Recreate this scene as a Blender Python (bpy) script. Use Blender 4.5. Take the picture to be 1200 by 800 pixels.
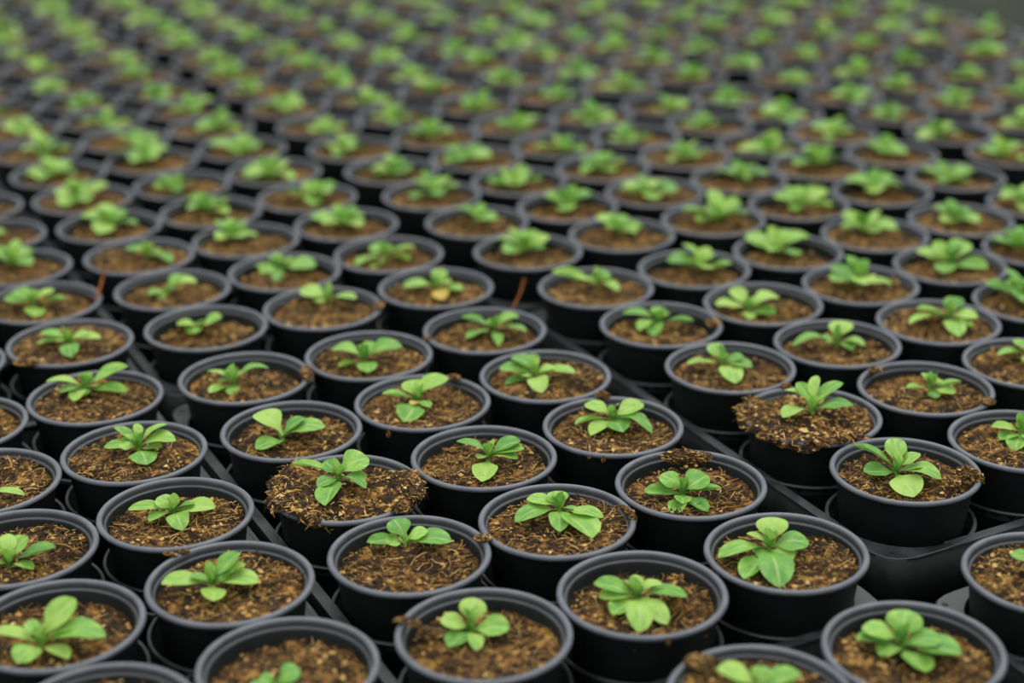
import bpy, math, random
import numpy as np
from mathutils import Vector, Matrix

for o in list(bpy.data.objects): bpy.data.objects.remove(o)
sc = bpy.context.scene
COL = sc.collection
R = 0.0525                      # rim radius of a pot in metres; lengths below are in rim radii

# ---------------------------------------------------------------- camera
F, PITCH, ROLL, CH = 1973.59, 0.387004, -0.009611, 10.1106   # focal px (1200 wide), tilt, roll, height over the rims
POT_Z, POT_H = 0.05, 1.60       # pot stands on the cup floor of its tray
RIM_Z = POT_Z + POT_H - 0.02
cam_d = bpy.data.cameras.new('camera'); cam = bpy.data.objects.new('camera', cam_d); COL.objects.link(cam)
cam_d.sensor_width = 36.0; cam_d.lens = F * 36.0 / 1200.0
cam_d.clip_start = 0.02; cam_d.clip_end = 60
fw = Vector((0, math.cos(PITCH), -math.sin(PITCH))); up0 = Vector((0, math.sin(PITCH), math.cos(PITCH))); rt0 = Vector((1, 0, 0))
rt = math.cos(ROLL) * rt0 + math.sin(ROLL) * up0; up = -math.sin(ROLL) * rt0 + math.cos(ROLL) * up0
m = Matrix((rt, up, -fw)).transposed().to_4x4(); m.translation = Vector((0, 0, (RIM_Z + CH) * R)); cam.matrix_world = m
cam_d.dof.use_dof = True; cam_d.dof.focus_distance = 22.0 * R; cam_d.dof.aperture_fstop = cam_d.lens / (0.36 * R * 1000)
sc.camera = cam

# ---------------------------------------------------------------- overcast light through a greenhouse roof
w = bpy.data.worlds.new('world'); sc.world = w; w.use_nodes = True
nt = w.node_tree; nt.nodes.clear()
N = nt.nodes.new; Lk = nt.links.new
geo = N('ShaderNodeTexCoord'); sep = N('ShaderNodeSeparateXYZ'); Lk(geo.outputs['Generated'], sep.inputs[0])
rmp = N('ShaderNodeValToRGB'); Lk(sep.outputs['Z'], rmp.inputs[0])
rmp.color_ramp.elements[0].position = 0.0; rmp.color_ramp.elements[0].color = (0.16, 0.18, 0.18, 1)
rmp.color_ramp.elements[1].position = 1.0; rmp.color_ramp.elements[1].color = (1.0, 1.0, 1.0, 1)
bg = N('ShaderNodeBackground'); Lk(rmp.outputs[0], bg.inputs[0]); bg.inputs[1].default_value = 1.15
wo = N('ShaderNodeOutputWorld'); Lk(bg.outputs[0], wo.inputs[0])
sun_d = bpy.data.lights.new('sun', 'SUN'); sun_d.energy = 0.9; sun_d.angle = math.radians(50); sun_d.color = (1, 0.98, 0.94)
sun = bpy.data.objects.new('sun', sun_d); COL.objects.link(sun); sun.rotation_euler = (math.radians(-24), math.radians(10), 0)
vs = sc.view_settings; vs.view_transform = 'Standard'; vs.look = 'None'; vs.gamma = 1; vs.exposure = 0.82; vs.use_curve_mapping = False

# ---------------------------------------------------------------- helpers
rng = random.Random(7)
def lerp(a, b, t): return a + (b - a) * t
def mesh(name, verts, faces, mat, smooth=True, scale=R):
    me = bpy.data.meshes.new(name)
    me.from_pydata([(x * scale, y * scale, z * scale) for x, y, z in verts], [], faces)
    me.materials.append(mat)
    if smooth: me.polygons.foreach_set('use_smooth', [True] * len(me.polygons))
    me.update(); return me
def obj(name, me, parent=None, loc=(0, 0, 0), rotz=0.0):
    o = bpy.data.objects.new(name, me); COL.objects.link(o)
    if parent: o.parent = parent
    o.location = Vector(loc) * R; o.rotation_euler = (0, 0, rotz)
    return o
def empty(name, loc, rotz=0.0):
    o = bpy.data.objects.new(name, None); COL.objects.link(o); o.empty_display_size = 0.01
    o.location = Vector(loc) * R; o.rotation_euler = (0, 0, rotz); return o
def tag(o, label=None, cat=None, group=None, kind=None):
    if label: o['label'] = label
    if cat: o['category'] = cat
    if group: o['group'] = group
    if kind: o['kind'] = kind
def lathe(profile, seg):
    vs_, fs = [], []
    n = len(profile)
    for k in range(seg):
        a = 2 * math.pi * k / seg
        for r_, z in profile: vs_.append((r_ * math.cos(a), r_ * math.sin(a), z))
    for k in range(seg):
        k2 = (k + 1) % seg
        for i in range(n - 1): fs.append((k * n + i, k2 * n + i, k2 * n + i + 1, k * n + i + 1))
    return vs_, fs
# picture <-> plane geometry (X right, Y away, z up; in rim radii)
def unproj(px, py, z):
    x, y = (px - 600) / F, -(py - 400) / F
    c, s = math.cos(ROLL), math.sin(ROLL); x, y = c * x - s * y, s * x + c * y
    dY = math.cos(PITCH) + y * math.sin(PITCH); dZ = -math.sin(PITCH) + y * math.cos(PITCH)
    k = -(RIM_Z + CH - z) / dZ
    return Vector((x * k, dY * k, z))
def proj(P):
    Z = P[2] - RIM_Z - CH
    d = P[1] * math.cos(PITCH) - Z * math.sin(PITCH); y = (P[1] * math.sin(PITCH) + Z * math.cos(PITCH)) / d; x = P[0] / d
    c, s = math.cos(-ROLL), math.sin(-ROLL); x, y = c * x - s * y, s * x + c * y
    return 600 + F * x, 400 - F * y
def rim_centre(px, py):
    u, v = px, py
    for _ in range(5):
        C = unproj(u, v, RIM_Z)
        q = [proj((C.x + math.cos(a), C.y + math.sin(a), RIM_Z)) for a in np.linspace(0, 6.2832, 49)]
        us = [t[0] for t in q]; v_ = [t[1] for t in q]
        u += px - (max(us) + min(us)) / 2; v += py - (max(v_) + min(v_)) / 2
    return unproj(u, v, RIM_Z)

# ---------------------------------------------------------------- materials
def material(name):
    mt = bpy.data.materials.new(name); mt.use_nodes = True
    n = mt.node_tree; b = n.nodes['Principled BSDF']; return mt, n, b
def noise(n, scale, detail=4, coord='Object'):
    tc = n.nodes.new('ShaderNodeTexCoord'); t = n.nodes.new('ShaderNodeTexNoise'); t.inputs['Scale'].default_value = scale
    t.inputs['Detail'].default_value = detail; n.links.new(tc.outputs[coord], t.inputs['Vector']); return t
def ramp(n, src, stops):
    r_ = n.nodes.new('ShaderNodeValToRGB'); e = r_.color_ramp.elements
    while len(e) < len(stops): e.new(0.5)
    for k, (p, c) in enumerate(stops): e[k].position = p; e[k].color = (*c, 1)
    n.links.new(src, r_.inputs[0]); return r_
def bump(n, b, src, strength, dist):
    bp = n.nodes.new('ShaderNodeBump'); bp.inputs['Strength'].default_value = strength; bp.inputs['Distance'].default_value = dist
    n.links.new(src, bp.inputs['Height']); n.links.new(bp.outputs[0], b.inputs['Normal'])
def plastic(name, c0, c1, r0, r1, scale=60, spec=0.5):
    mt, n, b = material(name); b.inputs['Specular IOR Level'].default_value = spec; t = noise(n, scale, 5)
    n.links.new(ramp(n, t.outputs[0], [(0.35, c0), (0.7, c1)]).outputs[0], b.inputs['Base Color'])
    rr = ramp(n, t.outputs[0], [(0.3, (r0,) * 3), (0.7, (r1,) * 3)]); n.links.new(rr.outputs[0], b.inputs['Roughness'])
    bump(n, b, noise(n, scale * 8, 3).outputs[0], 0.15, 0.0006); return mt
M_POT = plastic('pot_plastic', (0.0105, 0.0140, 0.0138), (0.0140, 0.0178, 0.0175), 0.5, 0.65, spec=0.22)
M_RIM_SHEEN = plastic('rim_plastic_sheen', (0.060, 0.067, 0.080), (0.098, 0.106, 0.123), 0.36, 0.52)  # paler than the pot body: sky sheen and some wear put into the colour
M_LEDGE_LIT = plastic('ledge_plastic_lit', (0.022, 0.025, 0.030), (0.042, 0.047, 0.055), 0.4, 0.55)  # the lit line along the ledge is painted in as a paler colour
M_TRAY = plastic('tray_plastic', (0.014, 0.017, 0.018), (0.040, 0.045, 0.048), 0.35, 0.6, 45)
M_CUP = plastic('cup_plastic', (0.006, 0.008, 0.008), (0.012, 0.014, 0.014), 0.45, 0.65, spec=0.25)

def soil_material():
    mt, n, b = material('soil'); t = noise(n, 130, 8); t2 = noise(n, 34, 3)
    mix = n.nodes.new('ShaderNodeMath'); mix.operation = 'ADD'; n.links.new(t.outputs[0], mix.inputs[0])
    ms = n.nodes.new('ShaderNodeMath'); ms.operation = 'MULTIPLY_ADD'; n.links.new(t2.outputs[0], ms.inputs[0]); ms.inputs[1].default_value = 0.9; ms.inputs[2].default_value = -0.45
    n.links.new(ms.outputs[0], mix.inputs[1])
    c = ramp(n, mix.outputs[0], [(0.30, (0.012, 0.008, 0.005)), (0.50, (0.036, 0.021, 0.010)), (0.64, (0.150, 0.074, 0.021)), (0.80, (0.36, 0.20, 0.052))])
    n.links.new(c.outputs[0], b.inputs['Base Color']); b.inputs['Roughness'].default_value = 0.95
    b.inputs['Specular IOR Level'].default_value = 0.15
    bump(n, b, noise(n, 420, 6).outputs[0], 0.9, 0.002); return mt
M_SOIL = soil_material()
def fibre_material():
    mt, n, b = material('coir_fibre'); g = n.nodes.new('ShaderNodeNewGeometry')
    c = ramp(n, g.outputs['Random Per Island'], [(0.0, (0.012, 0.008, 0.005)), (0.38, (0.045, 0.026, 0.012)), (0.60, (0.17, 0.085, 0.022)), (0.82, (0.45, 0.255, 0.060)), (1.0, (0.62, 0.42, 0.16))])
    n.links.new(c.outputs[0], b.inputs['Base Color']); b.inputs['Roughness'].default_value = 0.8; b.inputs['Specular IOR Level'].default_value = 0.25
    return mt
M_FIB = fibre_material()
def leaf_material(name, dark, mid, light, vein):
    mt, n, b = material(name)
    oi = n.nodes.new('ShaderNodeObjectInfo'); uv = n.nodes.new('ShaderNodeUVMap'); sp = n.nodes.new('ShaderNodeSeparateXYZ'); n.links.new(uv.outputs[0], sp.inputs[0])
    t = noise(n, 3.0, 3)
    ad = n.nodes.new('ShaderNodeMath'); ad.operation = 'MULTIPLY_ADD'; n.links.new(oi.outputs['Random'], ad.inputs[0]); ad.inputs[1].default_value = 0.55; n.links.new(t.outputs[0], ad.inputs[2])
    c = ramp(n, ad.outputs[0], [(0.45, dark), (0.75, mid), (1.05 if False else 1.0, light)])
    # midrib and side veins from the leaf's own uv
    ab = n.nodes.new('ShaderNodeMath'); ab.operation = 'ABSOLUTE'
    sb = n.nodes.new('ShaderNodeMath'); sb.operation = 'SUBTRACT'; n.links.new(sp.outputs[0], sb.inputs[0]); sb.inputs[1].default_value = 0.5; n.links.new(sb.outputs[0], ab.inputs[0])
    mr = n.nodes.new('ShaderNodeMapRange'); n.links.new(ab.outputs[0], mr.inputs[0]); mr.inputs[1].default_value = 0.015; mr.inputs[2].default_value = 0.07; mr.inputs[3].default_value = 1; mr.inputs[4].default_value = 0
    sv = n.nodes.new('ShaderNodeMath'); sv.operation = 'MULTIPLY_ADD'; n.links.new(ab.outputs[0], sv.inputs[0]); sv.inputs[1].default_value = -0.7; n.links.new(sp.outputs[1], sv.inputs[2])
    sn = n.nodes.new('ShaderNodeMath'); sn.operation = 'MULTIPLY'; n.links.new(sv.outputs[0], sn.inputs[0]); sn.inputs[1].default_value = 42
    si = n.nodes.new('ShaderNodeMath'); si.operation = 'SINE'; n.links.new(sn.outputs[0], si.inputs[0])
    mr2 = n.nodes.new('ShaderNodeMapRange'); n.links.new(si.outputs[0], mr2.inputs[0]); mr2.inputs[1].default_value = 0.86; mr2.inputs[2].default_value = 1; mr2.inputs[3].default_value = 0; mr2.inputs[4].default_value = 0.25
    mx = n.nodes.new('ShaderNodeMath'); mx.operation = 'MAXIMUM'; n.links.new(mr.outputs[0], mx.inputs[0]); n.links.new(mr2.outputs[0], mx.inputs[1])
    sc_ = n.nodes.new('ShaderNodeMath'); sc_.operation = 'MULTIPLY'; n.links.new(mx.outputs[0], sc_.inputs[0]); sc_.inputs[1].default_value = 0.55
    mc = n.nodes.new('ShaderNodeMix'); mc.data_type = 'RGBA'; n.links.new(sc_.outputs[0], mc.inputs['Factor']); n.links.new(c.outputs[0], mc.inputs['A']); mc.inputs['B'].default_value = (*vein, 1)
    n.links.new(mc.outputs['Result'], b.inputs['Base Color']); b.inputs['Roughness'].default_value = 0.48; b.inputs['Specular IOR Level'].default_value = 0.35
    bump(n, b, mx.outputs[0], -0.35 if False else 0.35, 0.0008)
    tr = n.nodes.new('ShaderNodeBsdfTranslucent'); n.links.new(mc.outputs['Result'], tr.inputs[0])
    ms = n.nodes.new('ShaderNodeMixShader'); ms.inputs[0].default_value = 0.30
    out = n.nodes['Material Output']; n.links.new(b.outputs[0], ms.inputs[1]); n.links.new(tr.outputs[0], ms.inputs[2]); n.links.new(ms.outputs[0], out.inputs[0])
    return mt
M_LEAF = leaf_material('leaf_green', (0.088, 0.275, 0.042), (0.192, 0.410, 0.060), (0.335, 0.535, 0.100), (0.41, 0.58, 0.19))
M_YEL = leaf_material('leaf_yellow', (0.50, 0.36, 0.05), (0.62, 0.45, 0.08), (0.70, 0.52, 0.14), (0.72, 0.58, 0.25))

# ---------------------------------------------------------------- the setting
def floor_material(name, c0, c1, scale):
    mt, n, b = material(name); t = noise(n, scale, 6)
    n.links.new(ramp(n, t.outputs[0], [(0.3, c0), (0.7, c1)]).outputs[0], b.inputs['Base Color']); b.inputs['Roughness'].default_value = 0.95; b.inputs['Specular IOR Level'].default_value = 0.05
    bump(n, b, noise(n, scale * 10, 3).outputs[0], 0.4, 0.002); return mt
M_CLOTH = floor_material('ground_cloth', (0.010, 0.011, 0.011), (0.022, 0.023, 0.022), 20)
M_PATH = floor_material('path_concrete', (0.022, 0.027, 0.019), (0.034, 0.040, 0.028), 6)
M_KERB = floor_material('kerb_concrete', (0.055, 0.068, 0.036), (0.085, 0.100, 0.055), 9)
def box(x0, x1, y0, y1, z0, z1):
    v_ = [(x, y, z) for z in (z0, z1) for y in (y0, y1) for x in (x0, x1)]
    return v_, [(0, 2, 3, 1), (4, 5, 7, 6), (0, 1, 5, 4), (2, 6, 7, 3), (0, 4, 6, 2), (1, 3, 7, 5)]
ANG = math.radians(27.25); O = Vector((-0.3341, 16.1513, 0))
U = Vector((math.cos(ANG), math.sin(ANG), 0)); V = Vector((-math.sin(ANG), math.cos(ANG), 0))
def uv(u, v, z=0.0): return O + U * u + V * v + Vector((0, 0, z))
EDGE = 29.6
fl = obj('floor', mesh('floor', *box(-60, EDGE + 0.4, -60, 140, -1.0, 0.0), M_CLOTH, False), None, uv(0, 0), ANG); tag(fl, 'black ground cloth under the plant trays', kind='structure')
kb = obj('trim_1', mesh('kerb', *box(EDGE + 0.4, EDGE + 1.9, -60, 140, -1.0, 0.35), M_KERB, False), None, uv(0, 0), ANG); tag(kb, 'pale concrete kerb along the edge of the bed', kind='structure')
pa = obj('floor_path', mesh('path', *box(EDGE + 1.9, 160, -60, 140, -1.2, -0.2), M_PATH, False), None, uv(0, 0), ANG); tag(pa, 'dark concrete path beyond the kerb', kind='structure')

# ---------------------------------------------------------------- pots, soil, leaves: shared meshes
PROF_BODY = [(0.0, 0.03), (0.66, 0.03), (0.70, 0.0), (0.725, 0.03), (0.890, 1.36), (0.905, 1.38), (0.925, 1.50), (0.945, 1.535), (0.935, 1.55),
             (0.915, 1.54), (0.908, 1.512), (0.892, 1.500), (0.876, 1.490), (0.868, 1.46), (0.848, 1.22), (0.70, 0.08), (0.0, 0.08)]
ME_BODY = mesh('pot', *lathe(PROF_BODY, 64), M_POT)
def rim_profile():
    pts = []
    for k in range(13):
        a = math.radians(-110 + 300 * k / 12)
        pts.append((0.958 + 0.042 * math.cos(a), 1.563 + 0.037 * math.sin(a)))
    return pts + [(0.918, 1.535), (0.93, 1.52), (0.94, 1.525), pts[0]]
ME_RIM = mesh('rim', *lathe(rim_profile(), 80), M_RIM_SHEEN)
ME_LEDGE = mesh('inner_ledge', *lathe([(0.909, 1.512), (0.902, 1.516), (0.888, 1.509), (0.875, 1.498), (0.870, 1.486), (0.882, 1.48), (0.909, 1.512)], 64), M_LEDGE_LIT)

def fbm2(seed, waves=26, kmin=3, kmax=20):
    g = random.Random(seed); ws = []
    for _ in range(waves):
        k = lerp(kmin, kmax, g.random() ** 1.3); a = g.random() * 6.2832
        ws.append((k * math.cos(a), k * math.sin(a), g.random() * 6.2832, 1.0 / k ** 0.75))
    s = sum(t[3] ** 2 for t in ws) ** 0.5
    return lambda x, y: sum(A * math.sin(kx * x + ky * y + p) for kx, ky, p, A in ws) / s
SOIL_R = 0.872
def make_soil(seed):
    f = fbm2(seed); vs_, fs = [(0, 0, 0.05 * f(0, 0))], []
    NR, NS = 20, 60; g = random.Random(seed)
    for i in range(1, NR + 1):
        for k in range(NS):
            a = 2 * math.pi * k / NS; r_ = SOIL_R * i / NR; x, y = r_ * math.cos(a), r_ * math.sin(a)
            e = max(0, (i / NR - 0.75) / 0.25)
            z = 0.042 * f(x, y) * (1 - 0.4 * e) + g.uniform(-0.012, 0.012) - 0.02 * e
            vs_.append((x, y, z))
    for k in range(NS):
        fs.append((0, 1 + k, 1 + (k + 1) % NS))
        for i in range(1, NR):
            a, b_ = 1 + (i - 1) * NS + k, 1 + (i - 1) * NS + (k + 1) % NS; fs.append((a, a + NS, b_ + NS, b_))
    return mesh('soil', vs_, fs, M_SOIL), f
def ribbon(vs_, fs, p, d, length, wd, g, curl):
    """a bent fibre: a thin three-sided strip of two segments"""
    d = d.normalized(); side = d.cross(Vector((0, 0, 1)));
    if side.length < 0.1: side = Vector((1, 0, 0))
    side.normalize(); upv = side.cross(d)
    c1 = p + d * length * 0.5 + upv * curl * length + side * g.uniform(-0.15, 0.15) * length
    c2 = p + d * length + side * g.uniform(-0.3, 0.3) * length + upv * g.uniform(-0.1, 0.1) * length
    i0 = len(vs_)
    for c, s in ((p, 0.8), (c1, 1.0), (c2, 0.5)):
        for q in (side * wd * s, -side * wd * s, upv * wd * 1.2 * s): vs_.append(tuple(c + q))
    for k in (0, 3):
        for a, b_ in ((0, 1), (1, 2), (2, 0)): fs.append((i0 + k + a, i0 + k + b_, i0 + k + 3 + b_, i0 + k + 3 + a))
def crumb(vs_, fs, p, s, g):
    i0 = len(vs_)
    for dx, dy, dz in ((1, 0, 0), (-1, 0, 0), (0, 1, 0), (0, -1, 0), (0, 0, 1), (0, 0, -1)):
        j = g.uniform(0.55, 1.25) * s; vs_.append((p.x + dx * j + g.uniform(-.3, .3) * s, p.y + dy * j + g.uniform(-.3, .3) * s, p.z + dz * j * 0.8))
    for a in (0, 1):
        for b_ in (2, 3):
            for c in (4, 5): fs.append((i0 + a, i0 + b_, i0 + c))
def make_litter(seed, f):
    g = random.Random(seed + 99); vs_, fs = [], []
    cl = fbm2(seed + 500, 10, 2, 6)
    for _ in range(950):
        while True:
            a, r_ = g.random() * 6.2832, SOIL_R * 0.97 * g.random() ** 0.5; x, y = r_ * math.cos(a), r_ * math.sin(a)
            if cl(x, y) + g.uniform(-1.3, 0.9) > -0.5: break
        z = 0.042 * f(x, y)
        b_ = g.random() * 6.2832
        ribbon(vs_, fs, Vector((x, y, z + 0.004)), Vector((math.cos(b_), math.sin(b_), g.uniform(-0.1, 0.28))), min(g.choice((g.uniform(0.03, 0.1), g.uniform(0.08, 0.26))), 1.0 * max(0.05, SOIL_R - r_ + 0.05)), g.uniform(0.0025, 0.008), g, g.uniform(-0.12, 0.16))
    for _ in range(300):
        a, r_ = g.random() * 6.2832, SOIL_R * 0.96 * g.random() ** 0.5; x, y = r_ * math.cos(a), r_ * math.sin(a)
        crumb(vs_, fs, Vector((x, y, 0.042 * f(x, y) + 0.006)), g.choice((0.012, 0.016, 0.02, 0.026, 0.034, 0.042)), g)
    return mesh('fibres', vs_, fs, M_FIB, False)
SOILS = []
for s in range(7):
    me, f = make_soil(s * 13 + 1); SOILS.append((me, make_litter(s * 13 + 1, f)))
def make_heap(seed, over):
    """an overfilled pot: soil that rides over the rim within the given angles (degrees: from, to, reach)"""
    g = random.Random(seed); f = fbm2(seed); f1 = fbm2(seed + 5, 14, 3, 9); vs_, fs = [], []; NR, NS = 26, 84
    def wt(a):
        d = math.degrees(a) % 360; best = 0.0
        for a0, a1, k_ in over:
            mid, half = (a0 + a1) / 2, (a1 - a0) / 2; e = abs((d - mid + 180) % 360 - 180)
            best = max(best, k_ * min(1.0, max(0.0, (half - e) / 14 + 0.5)))
        return best
    def surf(r_, a):                                        # r_ in 0..1 of the reach in that direction
        w_ = wt(a); x1, y1 = math.cos(a), math.sin(a); reach = lerp(0.885, 1.03 + 0.025 * max(-1.5, min(1.5, f1(x1 * 2, y1 * 2))), w_); rr = r_ * reach
        x, y = rr * x1, rr * y1
        z = lerp(-0.10, -0.035, min(1, max(0, w_))) + 0.045 * (1 - r_) + 0.034 * f(x, y)
        if w_ > 0: z += w_ * (0.085 * math.exp(-((rr - 0.93) / 0.16) ** 2) - 1.5 * min(0.09, max(0, rr - 0.985)))
        return Vector((x, y, z))
    vs_.append(tuple(surf(0, 0)))
    for i in range(1, NR + 1):
        for k in range(NS):
            p = surf(i / NR, 2 * math.pi * k / NS); vs_.append((p.x, p.y, p.z + g.uniform(-.012, .012)))
    for k in range(NS):
        fs.append((0, 1 + k, 1 + (k + 1) % NS))
        for i in range(1, NR):
            a, b_ = 1 + (i - 1) * NS + k, 1 + (i - 1) * NS + (k + 1) % NS; fs.append((a, a + NS, b_ + NS, b_))
    v2, f2 = [], []
    for _ in range(900):
        a = g.random() * 6.2832; r_ = g.random() ** 0.5
        if g.random() < 0.35 and wt(a) > 0.5: r_ = g.uniform(0.88, 1.0)
        p = surf(r_, a); b_ = g.random() * 6.2832
        ribbon(v2, f2, p + Vector((0, 0, .004)), Vector((math.cos(b_), math.sin(b_), g.uniform(-.25, .25) - (0.9 if r_ > 0.97 and wt(a) > .5 else 0))), g.uniform(0.05, 0.15), g.uniform(0.004, 0.011), g, g.uniform(-0.05, 0.2))
    for _ in range(750):
        a = g.random() * 6.2832; r_ = g.random() ** 0.5
        if g.random() < 0.35 and wt(a) > 0.5: r_ = g.uniform(0.88, 1.0)
        crumb(v2, f2, surf(r_, a) + Vector((0, 0, .006)), g.choice((0.014, 0.02, 0.026, 0.034, 0.045)), g)
    return mesh('soil', vs_, fs, M_SOIL), mesh('fibres', v2, f2, M_FIB, False)
HEAPS = {23: make_heap(71, [(128, 262, 1.0), (-38, 30, 1.0)]), 13: make_heap(72, [(140, 312, 1.0)])}
def make_clump(seed):
    """a crumbly lump of matted soil and coir, unit radius"""
    g = random.Random(seed); f = fbm2(seed, 20, 2, 12); vs_, fs = [], []
    n, mm = 9, 14
    for i in range(n + 1):
        th = math.pi * i / n
        for k in range(mm):
            a = 2 * math.pi * k / mm; r_ = 0.74 + 0.13 * f(th * 1.3, a) + g.uniform(-0.07, 0.07)
            vs_.append((r_ * math.sin(th) * math.cos(a), r_ * math.sin(th) * math.sin(a), r_ * math.cos(th) * 0.75))
    for i in range(n):
        for k in range(mm): fs.append((i * mm + k, (i + 1) * mm + k, (i + 1) * mm + (k + 1) % mm, i * mm + (k + 1) % mm))
    core = mesh('soil_clump', vs_, fs, M_SOIL, True, 1.0)
    v2, f2 = [], []
    for _ in range(330):
        d = Vector((g.gauss(0, 1), g.gauss(0, 1), g.gauss(0.1, 0.8))).normalized(); p = Vector((d.x * .74, d.y * .74, d.z * .56))
        t = Vector((g.gauss(0, 1), g.gauss(0, 1), g.gauss(0, 0.7))); t = (t - d * t.dot(d) * 0.8)
        ribbon(v2, f2, p, t, g.uniform(0.15, 0.45), g.uniform(0.012, 0.035), g, g.uniform(-0.1, 0.15))
    for _ in range(160):
        d = Vector((g.gauss(0, 1), g.gauss(0, 1), g.gauss(0.1, 0.8))).normalized(); crumb(v2, f2, Vector((d.x * .76, d.y * .76, d.z * .58)), g.uniform(0.05, 0.15), g)
    return core, mesh('clump_fibres', v2, f2, M_FIB, False, 1.0)
CLUMPS = [make_clump(300 + k) for k in range(4)]

def make_leaf(kind, mat, seed):
    """leaf of unit length along +Y and unit full width, upper side +Z; petiole, spoon-shaped blade"""
    g = random.Random(seed); NT, NX = 14, 6; vs_, fs, uvs = [], [], []
    arch, cup, tipd, wave = kind
    for i in range(NT + 1):
        t = i / NT
        if t < 0.15: hw = 0.06 + 0.06 * t
        else:
            q = (t - 0.15) / 0.85; c = 0.52                                     # spoon: widest past the middle, blunt round tip
            hw = 0.5 * math.sqrt(max(0, 1 - ((q - c) / (1 - c)) ** 2)) if q > c else lerp(0.069, 0.5, 0.5 - 0.5 * math.cos(math.pi * (q / c) ** 0.78))
            if q > 0.99: hw = 0.06
        z0 = arch * math.sin(math.pi * t ** 0.9) - tipd * (max(0, t - 0.5) ** 2 - 0.25 * t * t)
        for k in range(NX + 1):
            s = (k / NX - 0.5) * 2; x = s * hw
            z = z0 + cup * (abs(s) ** 1.6) * hw * 0.7 + wave * math.sin(7 * t + 3 * s + seed) * hw * 0.25 - 0.012 * math.exp(-(s * 5) ** 2)
            vs_.append((x, t, z)); uvs.append((k / NX, t))
    for i in range(NT):
        for k in range(NX):
            a = i * (NX + 1) + k; fs.append((a, a + 1, a + NX + 2, a + NX + 1))
    me = mesh('leaf', vs_, fs, mat, True, 1.0)
    lay = me.uv_layers.new(name='UVMap')
    for lp in me.loops: lay.data[lp.index].uv = uvs[lp.vertex_index]
    return me
KINDS = [(0.10, 0.22, 0.30, 0.1), (0.14, 0.12, 0.45, 0.15), (0.06, 0.32, 0.15, 0.1), (0.12, -0.05, 0.5, 0.2), (0.03, 0.28, 0.0, 0.18), (0.16, 0.18, 0.6, 0.1)]
LEAVES = [make_leaf(k, M_LEAF, 40 + i) for i, k in enumerate(KINDS)]
LEAVES_Y = [make_leaf(k, M_YEL, 60 + i) for i, k in enumerate(KINDS[:2])]
def make_bud(seed):
    """stem with the tight heart of the rosette"""
    g = random.Random(seed); vs_, fs = lathe([(0.0, -0.06), (0.028, -0.05), (0.024, 0.03), (0.030, 0.06), (0.018, 0.085), (0.0, 0.095)], 8)
    for k in range(5):
        a = k * 2.4 + g.random(); h = g.uniform(0.09, 0.16); d = Vector((math.cos(a), math.sin(a), 0)); s = Vector((-d.y, d.x, 0)); i0 = len(vs_)
        for t, hw in ((0, 0.012), (0.35, 0.026), (0.7, 0.030), (1.0, 0.006)):
            c = d * (0.012 + 0.06 * t * t) + Vector((0, 0, 0.05 + h * t))
            vs_ += [tuple(c - s * hw + d * 0.006), tuple(c - d * 0.004), tuple(c + s * hw + d * 0.006)]
        for j in range(3):
            for q in range(2): fs.append((i0 + j * 3 + q, i0 + j * 3 + q + 1, i0 + j * 3 + q + 4, i0 + j * 3 + q + 3))
    return mesh('seedling', vs_, fs, M_LEAF)
BUDS = [make_bud(k) for k in range(4)]

# ---------------------------------------------------------------- plant trays: three by five cells
PITCH_L = 2.0217
DECK_Z, HOLE = 1.00, 0.895
def tray_deck():
    vs_, fs = [], []; NS = 48
    mar = 0.0
    def tri_outer(i, j, a):
        """distance from a cell's centre to the deck's outer edge in direction a"""
        ca, sa = math.cos(a), math.sin(a); h = PITCH_L / 2
        sq = h / max(abs(ca), abs(sa))
        sx, sy = (1 if ca >= 0 else -1), (1 if sa >= 0 else -1)
        inner = (0 <= j + sx <= 2) and (0 <= i + sy <= 4)
        outx, outy = not (0 <= j + sx <= 2), not (0 <= i + sy <= 4)
        if inner or (outx != outy): return min(sq, 1.0)
        if outx and outy:                                   # rounded tray corner
            k = 5.0; return h / ((abs(ca) ** k + abs(sa) ** k) ** (1 / k))
        return sq
    for i in range(5):
        for j in range(3):
            cx, cy = j * PITCH_L, i * PITCH_L; i0 = len(vs_)
            for k in range(NS):
                a = 2 * math.pi * (k + 0.5) / NS; ro = tri_outer(i, j, a)
                c, s = math.cos(a), math.sin(a)
                hl = HOLE if ro > 1.0001 or sum(abs(tri_outer(i, j, a + d_)) > 1.0001 for d_ in (-.3, .3)) else 0.945
                for r_, z in ((hl - 0.015, DECK_Z - 0.16), (hl, DECK_Z - 0.01), (hl + 0.012, DECK_Z), (ro - 0.012, DECK_Z), (ro, DECK_Z - 0.012), (ro, DECK_Z - 0.03)):
                    vs_.append((cx + r_ * c, cy + r_ * s, z))
            for k in range(NS):
                k2 = (k + 1) % NS
                for q in range(5): fs.append((i0 + k * 6 + q, i0 + k2 * 6 + q, i0 + k2 * 6 + q + 1, i0 + k * 6 + q + 1))
    return mesh('deck', vs_, fs, M_TRAY, False)
ME_DECK = tray_deck()
HB = PITCH_L / 2
ME_BAND_L = mesh('edge_band', *box(-0.15, 0.0, 0.0, 4 * PITCH_L, DECK_Z - 0.035, DECK_Z - 0.004), M_TRAY, False)
ME_BAND_S = mesh('edge_band', *box(0.0, 2 * PITCH_L, -0.15, 0.0, DECK_Z - 0.035, DECK_Z - 0.004), M_TRAY, False)
ME_CUP = mesh('cell_cup', *lathe([(0.945, DECK_Z - 0.05), (0.80, 0.06), (0.78, 0.03), (0.0, 0.03), (0.0, 0.045), (0.77, 0.045), (0.93, DECK_Z - 0.06), (0.945, DECK_Z - 0.05)], 32), M_CUP)
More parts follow.
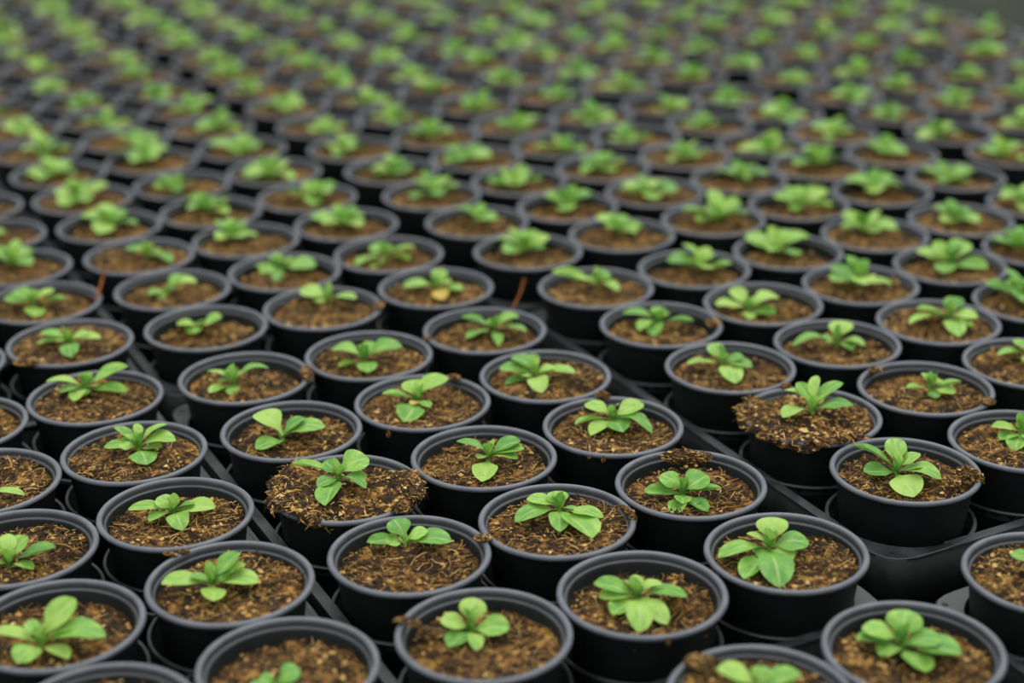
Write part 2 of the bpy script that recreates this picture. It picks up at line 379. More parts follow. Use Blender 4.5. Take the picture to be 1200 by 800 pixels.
def skirt():
    h = PITCH_L / 2; x0, x1, y0, y1 = -h + 0.035, 2 * PITCH_L + h - 0.035, -h + 0.035, 4 * PITCH_L + h - 0.035; pts = []
    rc = 0.30
    for cx, cy, a0 in ((x1 - rc, y0 + rc, -90), (x1 - rc, y1 - rc, 0), (x0 + rc, y1 - rc, 90), (x0 + rc, y0 + rc, 180)):
        for k in range(7): a = math.radians(a0 + 15 * k); pts.append((cx + rc * math.cos(a), cy + rc * math.sin(a)))
    vs_, fs = [], []; n = len(pts)
    mx, my = (x0 + x1) / 2, (y0 + y1) / 2
    for z, ins in ((DECK_Z - 0.02, 0.0), (0.02, 0.05), (0.02, 0.10), (DECK_Z - 0.02, 0.02)):
        for x, y in pts: vs_.append((x - math.copysign(ins, x - mx), y - math.copysign(ins, y - my), z))
    for b_ in range(4):
        for k in range(n): fs.append((b_ * n + k, b_ * n + (k + 1) % n, ((b_ + 1) % 4) * n + (k + 1) % n, ((b_ + 1) % 4) * n + k))
    return mesh('skirt', vs_, fs, M_CUP)
ME_SKIRT = skirt()
ME_LINK = mesh('link_rib', *box(-0.40, 0.40, -0.022, 0.022, DECK_Z - 0.07, DECK_Z - 0.012), M_TRAY, False)
def hole_plug():                    # small drain hole rims seen in the corner tabs
    return mesh('drain_hole', *lathe([(0.0, 0.004), (0.034, 0.004), (0.042, 0.0), (0.042, -0.004), (0.0, -0.004)], 14), M_CUP)
ME_DRAIN = hole_plug()

# ---- trays as fitted to the picture: (offset of first cell along U and V, angle)
def q(x, y, a): return (Vector((x, y, 0)), a)
TRAYS = {'T0': q(-0.3341, 16.1513, .4749), 'T1': q(-4.9539, 25.4363, .4696), 'T2': q(-6.0675, 13.7515, .4731), 'T3': q(-10.6688, 23.1228, .4735),
         'T4': q(5.2240, 20.0821, .4777), 'T6': q(0.3168, 29.0687, .4846), 'T5': q(10.5264, 22.7299, .4755), 'T7': q(5.6573, 31.7487, .4843)}
for k, (u, v) in {'A0': (0.0, -10.52), 'A1': (6.47, -10.02), 'B0': (0.15, 20.50), 'B1': (0.16, 30.85), 'B2': (0.2, 41.2),
                  'C1': (6.42, 21.45), 'C2': (6.40, 31.75), 'C3': (6.40, 42.1), 'D0': (12.58, 21.45), 'D1': (12.56, 31.75), 
                  'E0': (18.95, 1.60), 'E1': (18.76, 11.88), 'E2': (18.76, 22.15), 'E3': (18.76, 32.4), 'G0': (24.94, 11.6), 'G1': (24.94, 21.9), 
                  'H0': (-6.0, 21.4)}.items():
    TRAYS[k] = (uv(u, v), ANG + rng.uniform(-0.002, 0.002))
CELLS = {'T0': [[6, 5, 23, 20, 19], [7, 28, 24, 22, 21], [8, 27, 26, 25, 43]], 'T1': [[53, 54, 55, 56, 57], [49, 52, 63, 64, 65], [44, 48, 50, 51, 66]],
         'T2': [[None] * 5, [-1, 1, 0, 15, 14], [4, 2, 3, 17, 16]], 'T3': [[None] * 5, [None] * 5, [18, 59, 60, 61, 62]],
         'T4': [[12, 13, 29, 36, 37], [32, 31, 30, 35, 38], [None, 33, 34, 70, 71]], 'T6': [[45, 46, 47, 79, None], [39, 41, 81, 80, None], [40, 42, 82, None, None]],
         'T5': [[None, None, 78, 69, 68], [None, None, None, 77, 74], [None, None, None, None, 76]], 'T7': [[72, 84, 83, None, None], [73, 85, None, None, None], [75, 86, None, None, None]],
         'A0': [[None] * 5, [None, None, None, None, 10], [None, None, None, None, 9]], 'A1': [[None, None, None, None, 11], [None] * 5, [None] * 5],
         'B0': [[58, None, None, None, None], [67, None, None, None, None], [None] * 5], 'E1': [[87, None, None, None, None], [None] * 5, [None] * 5]}
# rim centres read off the picture (only those wholly in view and clear)
RIMS = {2: (266.5, 681), 3: (205.5, 605.5), 4: (336, 782), 5: (479.5, 650), 6: (567, 745), 7: (753, 697), 8: (922, 648), 9: (1072, 764), 12: (1062, 551.5), 13: (952, 488),
        16: (111, 466), 17: (157, 531), 18: (81.5, 402), 19: (286, 443), 20: (341, 505), 21: (432, 417), 22: (495, 472), 23: (405, 574), 24: (567, 536.5), 25: (639, 441),
        26: (718.5, 500), 27: (810, 568), 28: (652, 611), 29: (856, 431), 30: (984, 401), 31: (1087, 455), 34: (1101, 378), 35: (896.5, 356), 36: (774, 380), 37: (700.5, 338),
        38: (817, 316), 39: (732.5, 273.5), 40: (835, 258), 41: (666, 242), 42: (766, 226), 43: (568, 387.5), 44: (508.5, 336), 45: (620.5, 295), 46: (560, 259), 47: (506.5, 229),
        48: (453.5, 298), 49: (377, 361), 50: (406, 263.5), 51: (362, 233), 52: (332, 316), 53: (240.5, 383), 54: (201, 339), 55: (162, 300), 56: (130, 265), 57: (98, 235),
        59: (48, 355), 63: (289, 283), 64: (246, 250), 68: (1027, 275), 69: (1112.5, 312), 70: (1010, 333), 71: (925, 296), 72: (936, 240), 73: (1030, 225), 74: (1124, 260)}
SOIL_DROP = {7: .26, 2: .15, 3: .20, 17: .11, 16: .11, 20: .18, 22: .12, 24: .20, 26: .16, 27: .20, 28: .13, 5: .21, 6: .22, 8: .18, 9: .24, 12: .17, 13: .02, 23: .02, 19: .22, 21: .18,
             25: .13, 18: .08, 53: .28, 0: .2, 1: .22, 4: .25, 10: .13, 29: .17, 30: .22, 31: .18, 35: .24, 43: .2, 44: .2, 49: .16, 32: .18, 36: .24, 37: .18, 15: .15, 14: .15, 11: .13, 54: .2}
# seedlings read off the picture: foot of the stem, then leaf tips (x, y, blade width in px, height of the tip over the soil in rim radii)
PLANTS = {
 2: ((250, 690), [(189, 684, 21, .15), (303, 682, 26, .18), (280, 647, 20, .45), (288, 661, 18, .3), (250, 704, 28, .10), (222, 675, 14, .3), (271, 671, 14, .35), (246, 667, 9, .4)]),
 1: ((50, 762), [(88, 701, 26, .5), (-12, 742, 20, .3), (124, 745, 26, .2), (21, 777, 28, .08), (80, 772, 18, .12), (32, 727, 14, .35), (91, 736, 14, .3)]),
 0: ((11, 667), [(65, 641, 24, .35), (32, 628, 22, .45), (-15, 632, 22, .4), (39, 667, 14, .15), (-25, 660, 20, .2), (10, 625, 16, .45)]),
 3: ((205, 605), [(150, 597, 12, .25), (184, 583, 18, .35), (252, 595, 20, .25), (175, 611, 18, .15), (214, 621, 22, .06), (207, 591, 12, .3), (228, 590, 14, .3)]),
 17: ((163, 531), [(122, 524, 12, .25), (140, 516, 20, .35), (134, 500, 14, .5), (160, 496, 10, .55), (196, 497, 14, .5), (206, 516, 22, .3), (172, 544, 26, .06), (190, 524, 12, .2)]),
 16: ((101, 460), [(150, 429, 24, .5), (54, 447, 12, .3), (69, 460, 24, .2), (149, 459, 14, .2), (87, 470, 16, .06), (114, 452, 16, .3), (104, 435, 12, .45), (100, 463, 10, .15)]),
 18: ((81, 406), [(43, 403, 12, .2), (47, 390, 12, .35), (105, 391, 12, .35), (118, 396, 12, .25), (84, 418, 20, .05), (76, 392, 10, .35), (62, 398, 10, .2)]),
 19: ((274, 455), [(315, 431, 18, .4), (242, 435, 13, .35), (268, 431, 14, .45), (289, 434, 12, .45), (245, 460, 14, .12), (272, 463, 14, .05), (256, 447, 12, .25)]),
 20: ((332, 519), [(300, 484, 26, .5), (357, 489, 24, .42), (381, 500, 26, .3), (322, 521, 12, .1), (300, 526, 18, .06)]),
 23: ((397, 565), [(342, 544, 12, .35), (380, 540, 18, .4), (432, 537, 28, .45), (430, 560, 14, .25), (429, 572, 12, .1), (372, 570, 14, .2), (381, 592, 26, .04)]),
 22: ((490, 474), [(448, 461, 14, .3), (481, 445, 26, .45), (524, 441, 30, .5), (493, 458, 14, .35), (474, 494, 26, .04), (504, 477, 10, .12), (483, 474, -9, .12)]),
 21: ((427, 427), [(389, 409, 18, .3), (471, 405, 17, .35), (437, 400, 16, .45), (397, 429, 12, .12), (432, 436, 20, .05), (450, 408, 12, .35)]),
 24: ((573, 541), [(535, 517, 14, .35), (610, 516, 20, .42), (614, 525, 20, .3), (607, 537, 16, .18), (565, 564, 26, .04), (560, 537, 14, .25), (577, 531, 12, .3)]),
 25: ((627, 446), [(585, 432, 16, .35), (600, 418, 18, .45), (625, 414, 12, .52), (675, 437, 20, .25), (635, 460, 20, .06), (632, 443, 16, .25), (650, 430, 12, .35), (608, 438, 14, .25), (592, 450, 10, .06)]),
 26: ((718, 496), [(674, 497, 14, .25), (685, 474, 18, .45), (754, 473, 26, .45), (759, 492, 12, .3), (764, 507, 14, .13), (730, 506, 22, .12), (692, 510, 16, .05), (722, 481, 12, .38)]),
 27: ((800, 584), [(755, 576, 14, .25), (774, 556, 26, .45), (829, 556, 28, .45), (846, 572, 14, .25), (800, 590, 20, .14), (790, 603, 18, .03), (829, 599, 16, .03)]),
 28: ((655, 603), [(604, 611, 22, .18), (617, 585, 20, .4), (650, 575, 24, .5), (707, 606, 18, .25), (694, 630, 34, .06), (656, 623, 24, .10), (676, 597, 12, .3), (660, 584, 10, .42)]),
 5: ((475, 642), [(430, 635, 14, .2), (451, 634, 16, .22), (461, 608, 24, .5), (501, 621, 18, .36), (529, 634, 24, .22)]),
 6: ((552, 744), [(555, 700, 28, .5), (516, 726, 22, .3), (597, 736, 24, .22), (526, 758, 22, .08), (558, 762, 18, .04)]),
 7: ((747, 706), [(696, 684, 20, .35), (702, 700, 18, .25), (744, 673, 16, .5), (805, 699, 28, .25), (776, 683, 16, .35), (750, 741, 32, .04), (717, 720, 22, .08), (782, 731, 20, .04), (757, 709, 14, .3), (732, 680, 10, .45)]),
 8: ((901, 649), [(842, 653, 24, .2), (875, 625, 16, .4), (910, 606, 32, .5), (948, 635, 34, .3), (872, 678, 24, .05), (914, 688, 36, .04), (888, 652, 18, .28), (928, 658, 22, .15), (893, 632, 12, .4)]),
 9: ((1055, 763), [(1003, 748, 22, .25), (1010, 736, 28, .35), (1062, 714, 36, .5), (1103, 749, 22, .3), (1127, 766, 38, .18), (1086, 787, 30, .06), (1031, 768, 22, .2)]),
 10: ((890, 815), [(840, 784, 36, .4), (938, 788, 36, .35), (895, 780, 24, .5), (860, 822, 30, .1)]),
 4: ((325, 812), [(352, 786, 28, .4), (303, 796, 22, .3), (340, 826, 24, .1), (290, 815, 24, .2)]),
 12: ((1050, 559), [(1001, 522, 14, .5), (1048, 513, 22, .6), (1078, 531, 14, .45), (1081, 547, 16, .3), (1103, 561, 30, .2), (1071, 582, 30, .03), (1012, 552, 18, .2), (1060, 524, 12, .5)]),
 13: ((952, 487), [(918, 489, 26, .1), (1000, 474, 24, .25), (919, 457, 12, .45), (934, 448, 14, .5), (957, 440, 12, .6), (987, 448, 14, .5), (966, 458, 12, .4)]),
 31: ((1090, 461), [(1080, 437, 10, .4), (1096, 438, 9, .42), (1062, 454, 10, .2), (1127, 447, 12, .3), (1120, 460, 14, .15), (1105, 446, 10, .35), (1097, 466, 12, .06)]),
 32: ((1197, 512), [(1162, 500, 12, .3), (1192, 493, 14, .4), (1172, 515, 16, .2), (1188, 529, 22, .06), (1222, 505, 16, .3), (1215, 522, 18, .1)]),
 30: ((980, 407), [(929, 405, 14, .2), (990, 376, 24, .5), (963, 396, 12, .3), (1014, 405, 16, .2), (1000, 410, 14, .1)]),
 29: ((847, 432), [(832, 403, 16, .55), (805, 426, 16, .3), (881, 430, 22, .25), (862, 449, 22, .05), (872, 418, 14, .4), (845, 415, 10, .45)]),
 33: ((1205, 420), [(1169, 416, 12, .3), (1187, 399, 16, .5), (1226, 414, 16, .3), (1205, 428, 16, .08)]),
 34: ((1111, 377), [(1066, 379, 18, .2), (1074, 362, 16, .4), (1122, 348, 20, .5), (1146, 371, 16, .3), (1138, 382, 14, .15), (1124, 394, 20, .04), (1096, 369, 12, .35)]),
 35: ((877, 367), [(838, 356, 16, .3), (857, 338, 16, .48), (913, 348, 22, .38), (909, 367, 16, .15), (878, 374, 14, .05), (892, 350, 12, .35)]),
 36: ((772, 382), [(730, 367, 14, .35), (770, 359, 16, .48), (813, 376, 14, .3), (749, 387, 16, .1), (767, 394, 18, .04), (786, 367, 12, .35)]),
 37: ((700, 336), [(647, 319, 12, .35), (712, 318, 18, .45), (690, 327, 14, .3), (725, 341, 12, .06), (668, 326, 12, .3)]),
 43: ((580, 391), [(541, 371, 13, .4), (547, 396, 16, .1), (608, 370, 16, .42), (617, 388, 14, .2), (584, 405, 12, .04), (570, 375, 12, .38)]),
 44: ((512, 342), [(517, 315, 16, .55), (472, 336, 16, .25), (542, 340, 16, .2), (520, 351, -16, .05), (495, 333, 12, .3), (530, 330, 12, .3)]),
 49: ((385, 356), [(351, 341, 20, .42), (391, 350, -14, .3), (417, 350, 20, .3), (368, 352, 14, .2)]),
 53: ((234, 388), [(207, 380, 26, .25), (260, 371, 24, .38), (222, 391, 14, .08), (237, 376, 10, .25)]),
 54: ((197, 346), [(174, 345, 12, .15), (231, 330, 14, .35), (212, 321, 13, .45), (188, 350, 10, .05), (206, 338, 10, .25)]),
 59: ((40, 361), [(5, 350, 16, .3), (18, 340, 16, .42), (37, 339, 14, .48), (64, 340, 14, .42), (76, 351, 12, .25), (41, 371, 22, .03)]),
 55: ((172, 303), [(147, 291, 16, .3), (168, 286, 18, .42), (185, 296, 16, .3), (201, 307, 14, .1)]),
 52: ((327, 317), [(300, 312, 14, .25), (321, 298, 14, .5), (370, 311, 18, .25), (325, 330, 14, .03), (344, 303, 14, .4), (305, 320, 12, .1)]),
 48: ((452, 304), [(417, 310, 16, .15), (434, 288, 16, .42), (486, 290, 18, .35), (480, 304, 14, .2), (440, 315, 14, .05), (458, 287, 14, .42)]),
 15: ((-14, 586), [(29, 580, 9, .2), (-20, 566, 14, .4), (-40, 588, 18, .15)]),
}
# where the rosette sits in pots whose leaves blur together
CENTRES = {45: (612, 293), 46: (557, 256), 38: (827, 306), 39: (727, 275), 40: (842, 259), 41: (670, 238), 42: (760, 231), 47: (508, 230), 50: (402, 266), 51: (368, 236), 56: (128, 266), 57: (92, 236),
           58: (48, 201), 60: (15, 307), 63: (273, 282), 64: (238, 240), 65: (205, 226), 66: (317, 211), 67: (170, 191), 68: (1012, 274), 69: (1112, 312), 70: (1003, 336), 71: (910, 297), 72: (943, 241),
           73: (1022, 223), 74: (1120, 262), 75: (1110, 214), 76: (1200, 243), 77: (1192, 293), 78: (1192, 349), 79: (462, 207), 80: (547, 189), 81: (603, 221), 82: (705, 202), 83: (803, 189), 84: (870, 209),
           85: (957, 194), 86: (1037, 182), 87: (1175, 186), 14: (-40, 495)}
# soil lying on or hanging over the rim: (x, y, size x, y, z in rim radii, height over the rim)
SPILLS = {23: [(482, 574, .20, .34, .16, .05), (470, 596, .16, .12, .10, .03), (322, 566, .12, .16, .10, .02)], 13: [(878, 478, .14, .2, .11, .03), (900, 512, .2, .1, .1, .0)],
          12: [(1132, 554, .20, .16, .13, .04), (1144, 560, .12, .14, .14, .0), (1116, 566, .14, .12, .08, -.02)], 27: [(800, 535, .36, .14, .16, .04), (823, 536, .16, .12, .12, .04)],
          6: [(470, 726, .11, .06, .05, .04), (486, 731, .10, .08, .07, .03), (506, 742, .2, .13, .1, -.13)], 28: [(742, 608, .06, .08, .12, -.02), (728, 594, .12, .05, .04, .0), (738, 599, .08, .06, .05, .01)], 26: [(706, 463, .14, .09, .10, .03), (707, 538, .04, .03, .08, -.03), (690, 536, .03, .03, .05, -.02)],
          18: [(35, 424, .30, .16, .10, .0)], 2: [(200, 649, .12, .05, .045, .02), (216, 646, .09, .05, .05, .02)], 22: [(532, 442, .12, .08, .08, .03), (455, 509, .035, .03, .09, -.05)], 19: [(360, 437, .12, .30, .12, .02)],
          49: [(444, 358, .10, .22, .08, .02)], 31: [(1157, 470, .14, .14, .07, .02), (1026, 433, .12, .10, .08, .02)], 10: [(822, 776, .22, .16, .12, .03)], 36: [(836, 378, .14, .2, .10, .0)],
          5: [(566, 630, .14, .10, .06, .02)], 21: [(500, 397, .08, .08, .06, .0)], 7: [(783, 752, .03, .025, .09, -.04)], 29: [(921, 452, .10, .1, .08, .02)]}

def add_leaf(parent, base, tip, width, g, org, yellow=False, roll=0.0):
    d = tip - base; ln = max(0.12, d.length)
    y = d.normalized(); x = y.cross(Vector((0, 0, 1)))
    if x.length < 0.05: x = Vector((1, 0, 0))
    x.normalize(); z = x.cross(y)
    x2 = x * math.cos(roll) + z * math.sin(roll); z2 = x2.cross(y)
    me = g.choice(LEAVES_Y if yellow else LEAVES)
    o = bpy.data.objects.new('leaf', me); COL.objects.link(o); o.parent = parent
    M = Matrix((x2 * width * R, y * ln * R, z2 * ln * R * 0.9)).transposed().to_4x4(); M.translation = (base - org) * R
    o.matrix_local = M
    return o
def potted(name_idx, C, g):
    """one pot with its soil and seedling; C = centre of the rim on the tray grid"""
    k = name_idx
    root = empty('potted_seedling', (C.x, C.y, POT_Z)); org = Vector((C.x, C.y, POT_Z))
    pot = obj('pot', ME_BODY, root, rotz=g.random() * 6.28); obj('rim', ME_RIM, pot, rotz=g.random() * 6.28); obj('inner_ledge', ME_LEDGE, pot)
    drop = SOIL_DROP.get(k, g.uniform(0.12, 0.26)); zs = POT_Z + POT_H - drop
    sm, lm = g.choice(SOILS); rz = g.random() * 6.28
    soil = obj('soil', sm, root, (0, 0, zs - POT_Z), rz)
    if k in HEAPS: soil.data, lm = HEAPS[k]; rz = 0.0; soil.rotation_euler[2] = 0
    lt = obj('fibres', lm, soil); tag(lt, kind='stuff')
    for (px, py, sx, sy, sz, h) in SPILLS.get(k, ()):
        core, fib = g.choice(CLUMPS); P = unproj(px, py, POT_Z + POT_H + h)
        o = obj('soil_clump', core, soil); M = Matrix.Rotation(-rz, 4, 'Z') @ Matrix.Translation((P - org - Vector((0, 0, zs - POT_Z))) * R) @ Matrix.Rotation(g.uniform(-.4, .4), 4, 'Z') @ Matrix.Diagonal((sx * R, sy * R, sz * R, 1))
        sc_ = soil.scale; M = Matrix.Diagonal((1 / sc_[0], 1 / sc_[1], 1 / sc_[2], 1)) @ M; o.matrix_local = M
        o2 = obj('clump_fibres', fib, soil); o2.matrix_local = M; tag(o2, kind='stuff')
    # seedling
    if k in PLANTS:
        (bx, by), lv = PLANTS[k]; B = unproj(bx, by, zs + 0.02)
        sd = obj('seedling', g.choice(BUDS), root, B - org); sd.rotation_euler[2] = 0
        apx = F / (C.y * math.cos(PITCH) + CH * math.sin(PITCH))          # pixels per rim radius there
        for (tx, ty, wd, h) in lv:
            h = min(h, 0.10 + 0.62 * max(0.0, (by - ty) / apx)); T = unproj(tx, ty, zs + h); yel = wd < 0; wd = abs(wd)
            ax = abs(tx - bx); ay = abs(ty - by) + 1e-3; side = ax / math.hypot(ax, ay)
            base = B + Vector((0, 0, min(0.14, 0.03 + 0.25 * h)))
            add_leaf(sd, base, T, wd / apx * ((1.17 if ty < by else 1.06) + 0.35 * side), g, B, yel, roll=g.uniform(-0.25, 0.25))
        if k not in (20, 5, 53, 54, 15, 4, 10):                            # young leaves folded round the heart
            a0 = g.random() * 6.28
            for q_ in range(3):
                a = a0 + q_ * 2.2; T = B + Vector((0.09 * math.cos(a), 0.09 * math.sin(a), g.uniform(0.24, 0.38)))
                add_leaf(sd, B + Vector((0, 0, 0.05)), T, g.uniform(0.11, 0.16), g, B, False, g.uniform(-.4, .4))
    else:
        if k in CENTRES: B = unproj(*CENTRES[k], zs + 0.02)
        else:
            a, r_ = g.random() * 6.28, 0.3 * g.random() ** 0.7; B = Vector((C.x + r_ * math.cos(a), C.y + r_ * math.sin(a), zs + 0.02))
        dv = Vector((B.x - C.x, B.y - C.y, 0))
        if dv.length > 0.5: dv *= 0.5 / dv.length; B = Vector((C.x + dv.x, C.y + dv.y, zs + 0.02))
        sd = obj('seedling', g.choice(BUDS), root, B - org)
        s = g.uniform(0.98, 1.32); a0 = g.random() * 6.28; no = g.choice((4, 4, 5, 5))
        for q_ in range(no):
            a = a0 + q_ * 6.283 / no + g.uniform(-.35, .35); ln = s * g.uniform(.40, .56); h = g.uniform(.08, .30)
            T = B + Vector((ln * math.cos(a), ln * math.sin(a), h)); add_leaf(sd, B + Vector((0, 0, .04)), T, s * g.uniform(.27, .38), g, B, roll=g.uniform(-.3, .3))
        for q_ in range(g.choice((3, 4))):
            a = a0 + 0.8 + q_ * 1.9 + g.uniform(-.3, .3); ln = s * g.uniform(.16, .30); h = s * g.uniform(.28, .42)
            T = B + Vector((ln * math.cos(a), ln * math.sin(a), h)); add_leaf(sd, B + Vector((0, 0, .08)), T, s * g.uniform(.19, .29), g, B, roll=g.uniform(-.3, .3))
    return root

# ---- labels of the pots that can be told apart by their look
LABELS = {
 23: 'seedling in an overfilled pot whose matted soil hides the rim on two sides', 13: 'tall seedling on a soil mound that spills down over the front of its pot',
 12: 'tall seedling at the bare tray corner, soil lump hanging off its pot rim', 8: 'large rosette of rounded leaves in the clean pot facing the bare tray corner',
 9: 'seedling with big round leaves in the pot just past the bare tray corner', 11: 'black pot of fibrous soil beside the bare tray corner, its seedling barely showing',
 27: 'seedling with two upright oval leaves and a soil lump on its back rim', 28: 'seedling with one very broad front leaf and fibres hanging off the pot rim',
 7: 'dense many-leaved seedling sitting low in a half-filled black pot', 6: 'small five-leaved seedling with a curl of soil hooked over the pot rim',
 5: 'seedling lying flat across the soil with a wide bare patch in front of it', 2: 'seedling with two wide side leaves and one pointed leaf standing up behind',
 3: 'low flat seedling with a thin edge-on leaf beside fibrous soil', 17: 'tall seedling with tiers of leaves and one round leaf drooping in front',
 16: 'seedling with one long leaf reaching up over the back rim of its pot', 20: 'seedling of three large upright oval leaves in a clean-rimmed pot',
 22: 'seedling with a small yellow spot at its heart, soil hanging from the rim', 24: 'seedling with leaves swept to one side and one oval leaf lying forward',
 26: 'wide-spread eight-leaved seedling in a pot with soil crumbs hanging from its front', 25: 'bushy many-leaved seedling in the pot next to the long dark gap',
 19: 'seedling in a half-empty pot with a soil lump where its rim meets the next', 21: 'seedling with two long leaves spread sideways and a bud between them',
 18: 'small star-shaped seedling with soil brushed over the front of its rim', 31: 'tiny narrow-leaved seedling with soil crumbs on both sides of its rim',
 53: 'seedling of two rounded leaves in a deep half-filled pot', 54: 'sparse thin seedling with few leaves beside a heap of pale soil',
 49: 'seedling with a yellow leaf between two green ones and loose fibres on its rim', 44: 'seedling with a yellow withered leaf lying in front of its green leaves',
 29: 'seedling with one leaf standing tall above a flat round front leaf', 30: 'seedling with one broad upright leaf between two low side leaves',
 37: 'flat seedling with one long thin leaf stretching to the back rim', 34: 'open seedling of rounded separate leaves scattered wide over the soil',
 43: 'seedling in the pot touched by a reddish twig next to the long dark gap', 59: 'pale upright seedling in the pot touched by a leaning orange twig',
 1: 'seedling with long-stalked paddle leaves spread out like a star'}
# ---- lay out the pots, then let touching rims push each other apart
LAY = []
SHIFT = {'T5': 0.14, 'T7': 0.13, 'T4': -0.03, 'T6': -0.02}
for tn, (T, ang) in TRAYS.items():
    uu = Vector((math.cos(ang), math.sin(ang), 0)); vv = Vector((-math.sin(ang), math.cos(ang), 0))
    for j in range(3):
        if tn in ('G0', 'G1') and j == 2: continue            # the outermost cells stand empty
        for i in range(5):
            k = CELLS.get(tn, [[None] * 5] * 3)[j][i]
            g = random.Random(i * 101 + j * 37 + sum(ord(c) * 31 ** n for n, c in enumerate(tn)) * 17)
            C = T + uu * (j * PITCH_L) + vv * (i * PITCH_L)
            if k in RIMS:
                D = rim_centre(*RIMS[k]); dd = Vector((D.x - C.x, D.y - C.y, 0)); lim = 0.13
                if dd.length > lim: dd *= lim / dd.length
                C = C + dd
            elif k is None: C = C + Vector((g.uniform(-.04, .04), g.uniform(-.04, .04), 0))
            px, py = proj((C.x, C.y, RIM_Z)); a = F / (C.y * math.cos(PITCH) + CH * math.sin(PITCH))
            if -1.35 * a < px < 1200 + 1.35 * a and -22 < py < 800 + 0.75 * a: LAY.append([tn, k, C, g, j])
XY = np.array([[l[2].x, l[2].y] for l in LAY])
for _ in range(40):
    D = XY[:, None] - XY[None]; dist = np.sqrt((D ** 2).sum(2)) + np.eye(len(XY)) * 9
    push = np.clip(2.004 - dist, 0, None) * 0.5
    if push.max() < 1e-4: break
    XY += (D / dist[..., None] * push[..., None] * 0.6).sum(1)
for l, p in zip(LAY, XY): l[2] = Vector((p[0], p[1], 0))
CELLJ = {id(l[2]): l[4] for l in LAY}
ORD = ['first', 'second', 'third', 'fourth', 'fifth', 'sixth', 'seventh', 'eighth', 'ninth']
STRIP = {}                                                   # tray -> (side of the gaps, how many strips away from the gap)
for names, v_ in ((('T0', 'T1', 'A0', 'B0', 'B1', 'B2'), (0, 0)), (('T2', 'T3', 'H0'), (0, 1)), (('T4', 'T6', 'A1', 'C1', 'C2', 'C3'), (1, 0)), (('T5', 'T7', 'D0', 'D1'), (1, 1)), (('E0', 'E1', 'E2', 'E3'), (2, 0)), (('G0', 'G1'), (2, 1))):
    for t_ in names: STRIP[t_] = v_
TRAY_LABEL = {'T4': 'black plant tray whose rounded corner stands bare above an open gap', 'A1': 'black plant tray with a flat holed corner tab facing the bare rounded corner',
              'T0': 'black plant tray holding the overfilled pot and the sharpest seedlings'}
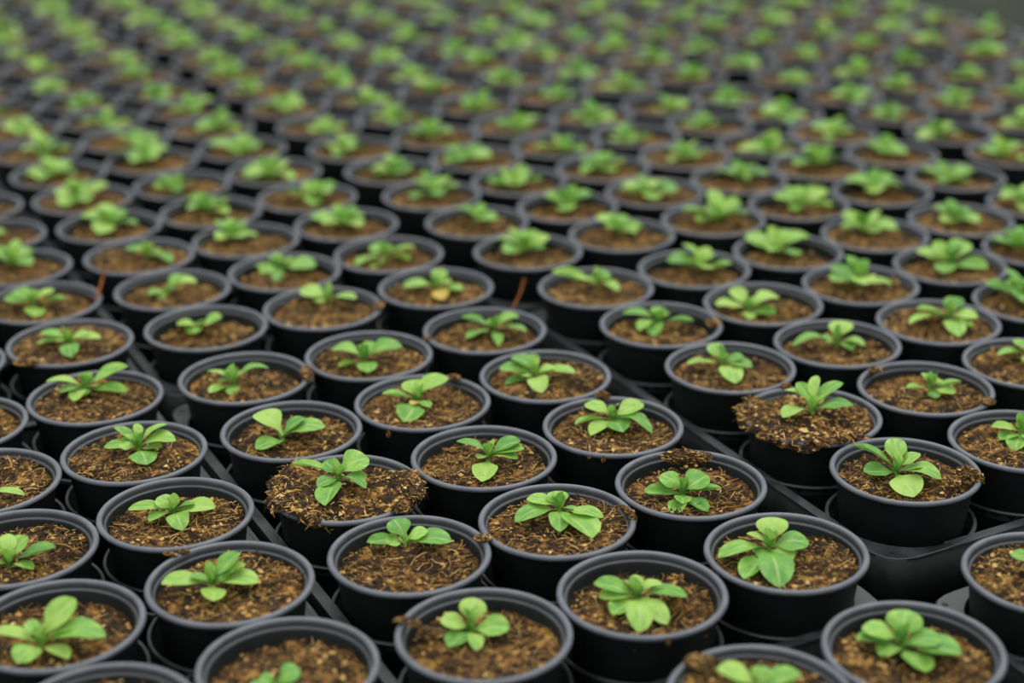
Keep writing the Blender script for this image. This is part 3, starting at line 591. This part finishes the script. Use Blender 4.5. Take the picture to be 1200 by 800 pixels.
for tn, (T, ang) in TRAYS.items():
    mine = [l for l in LAY if l[0] == tn]
    if not mine: continue
    uu = Vector((math.cos(ang), math.sin(ang), 0)); T = T + uu * SHIFT.get(tn, 0)
    tr = empty('plant_tray', (T.x, T.y, 0), ang)
    tag(tr, TRAY_LABEL.get(tn, 'black cell tray hidden under pots, %s strip %s' % (ORD[STRIP[tn][1]], ('on the overfilled pot side', 'beyond the long dark gap', 'beyond the second dark gap')[STRIP[tn][0]])), 'plant tray', 'plant trays of strip %d%s' % (STRIP[tn][1] + 1, (' before the gap', ' beyond the gap', ' beyond the second gap')[STRIP[tn][0]]))
    obj('deck', ME_DECK, tr); obj('skirt', ME_SKIRT, tr)
    obj('edge_band', ME_BAND_L, tr, (2 * PITCH_L + HB, 0, 0)); obj('edge_band', ME_BAND_L, tr, (-HB + 0.15, 0, 0))
    obj('edge_band', ME_BAND_S, tr, (0, 4 * PITCH_L + HB, 0)); obj('edge_band', ME_BAND_S, tr, (0, -HB + 0.15, 0))
    for j in range(3):
        for i in range(5): obj('cell_cup', ME_CUP, tr, (j * PITCH_L, i * PITCH_L, 0))
    for j in range(2):
        for i in range(4):
            obj('link_rib', ME_LINK, tr, ((j + .5) * PITCH_L, (i + .5) * PITCH_L, 0), math.radians(45 if (i + j) % 2 else -45))
    for (sx, sy) in ((0, 0), (1, 0), (0, 1), (1, 1)):
        cx, cy = sx * 2 * PITCH_L + (sx * 2 - 1) * 0.80, sy * 4 * PITCH_L + (sy * 2 - 1) * 0.80
        obj('drain_hole', ME_DRAIN, tr, (cx, cy, DECK_Z + 0.001))
    strip = STRIP[tn][0]
    for _, k, C, g, _j in mine:
        r_ = potted(k, C, g)
        if k in LABELS: tag(r_, LABELS[k], 'potted plant', 'potted seedlings told apart by their leaves and soil'); continue
        look = 'crisp' if C.y < 27.5 else 'blurred'
        line = STRIP[tn][1] * 3 + (2 - CELLJ[id(C)] if strip == 0 else CELLJ[id(C)])
        where = ('on the overfilled pot side of the long gap', 'beyond the long dark gap from the overfilled pot', 'beyond the second dark gap towards the path')[strip]
        tag(r_, '%s potted seedling, %s line %s' % (look, ORD[line], where), 'potted plant', '%s pots, %s line %s' % (look, ORD[line], where))
print('POTS', len(LAY), 'max rim overlap', float(push.max()))

# ---------------------------------------------------------------- dry twigs leaning on pot rims
M_TWIG = floor_material('twig_bark', (0.10, 0.035, 0.012), (0.24, 0.085, 0.026), 60)
def twig(a, b_, r0, label):
    """a bent dry stalk from a to b, with a side stub"""
    vs_, fs = [], []; n = 6; g = random.Random(5)
    def tube(p0, p1, ra, rb, steps, bend):
        d = (p1 - p0).normalized(); s1 = d.orthogonal().normalized(); s2 = d.cross(s1); i0 = len(vs_)
        for t in range(steps + 1):
            f_ = t / steps; c = p0.lerp(p1, f_) + s1 * bend * math.sin(math.pi * f_) + s2 * g.uniform(-.012, .012); rr = lerp(ra, rb, f_)
            for k in range(n): an = 6.2832 * k / n; vs_.append(tuple(c + s1 * rr * math.cos(an) + s2 * rr * math.sin(an)))
        for t in range(steps):
            for k in range(n): fs.append((i0 + t * n + k, i0 + t * n + (k + 1) % n, i0 + (t + 1) * n + (k + 1) % n, i0 + (t + 1) * n + k))
        fs.append(tuple(i0 + k for k in range(n))); fs.append(tuple(i0 + steps * n + k for k in range(n)))
    v = b_ - a; tube(Vector((0, 0, 0)), v, r0, r0 * 0.6, 8, 0.06); tube(v * 0.6, v * 0.72 + Vector((0.10, 0.03, 0.10)), r0 * 0.6, r0 * 0.3, 3, 0.0)
    o = obj('dry_twig', mesh('dry_twig', vs_, fs, M_TWIG), None, a); tag(o, label, 'twig', 'dry twigs among the pots')
P0 = unproj(111, 352, RIM_Z + 0.02); P1 = unproj(122, 312, RIM_Z + 0.25); twig(P0, P1, 0.026, 'orange brown dry twig propped between two pot rims')
P0 = unproj(600, 362, RIM_Z + 0.03); P1 = unproj(614, 326, RIM_Z - 0.05); twig(P0, P1, 0.020, 'dark reddish dry twig lying off a pot rim by the dark gap')
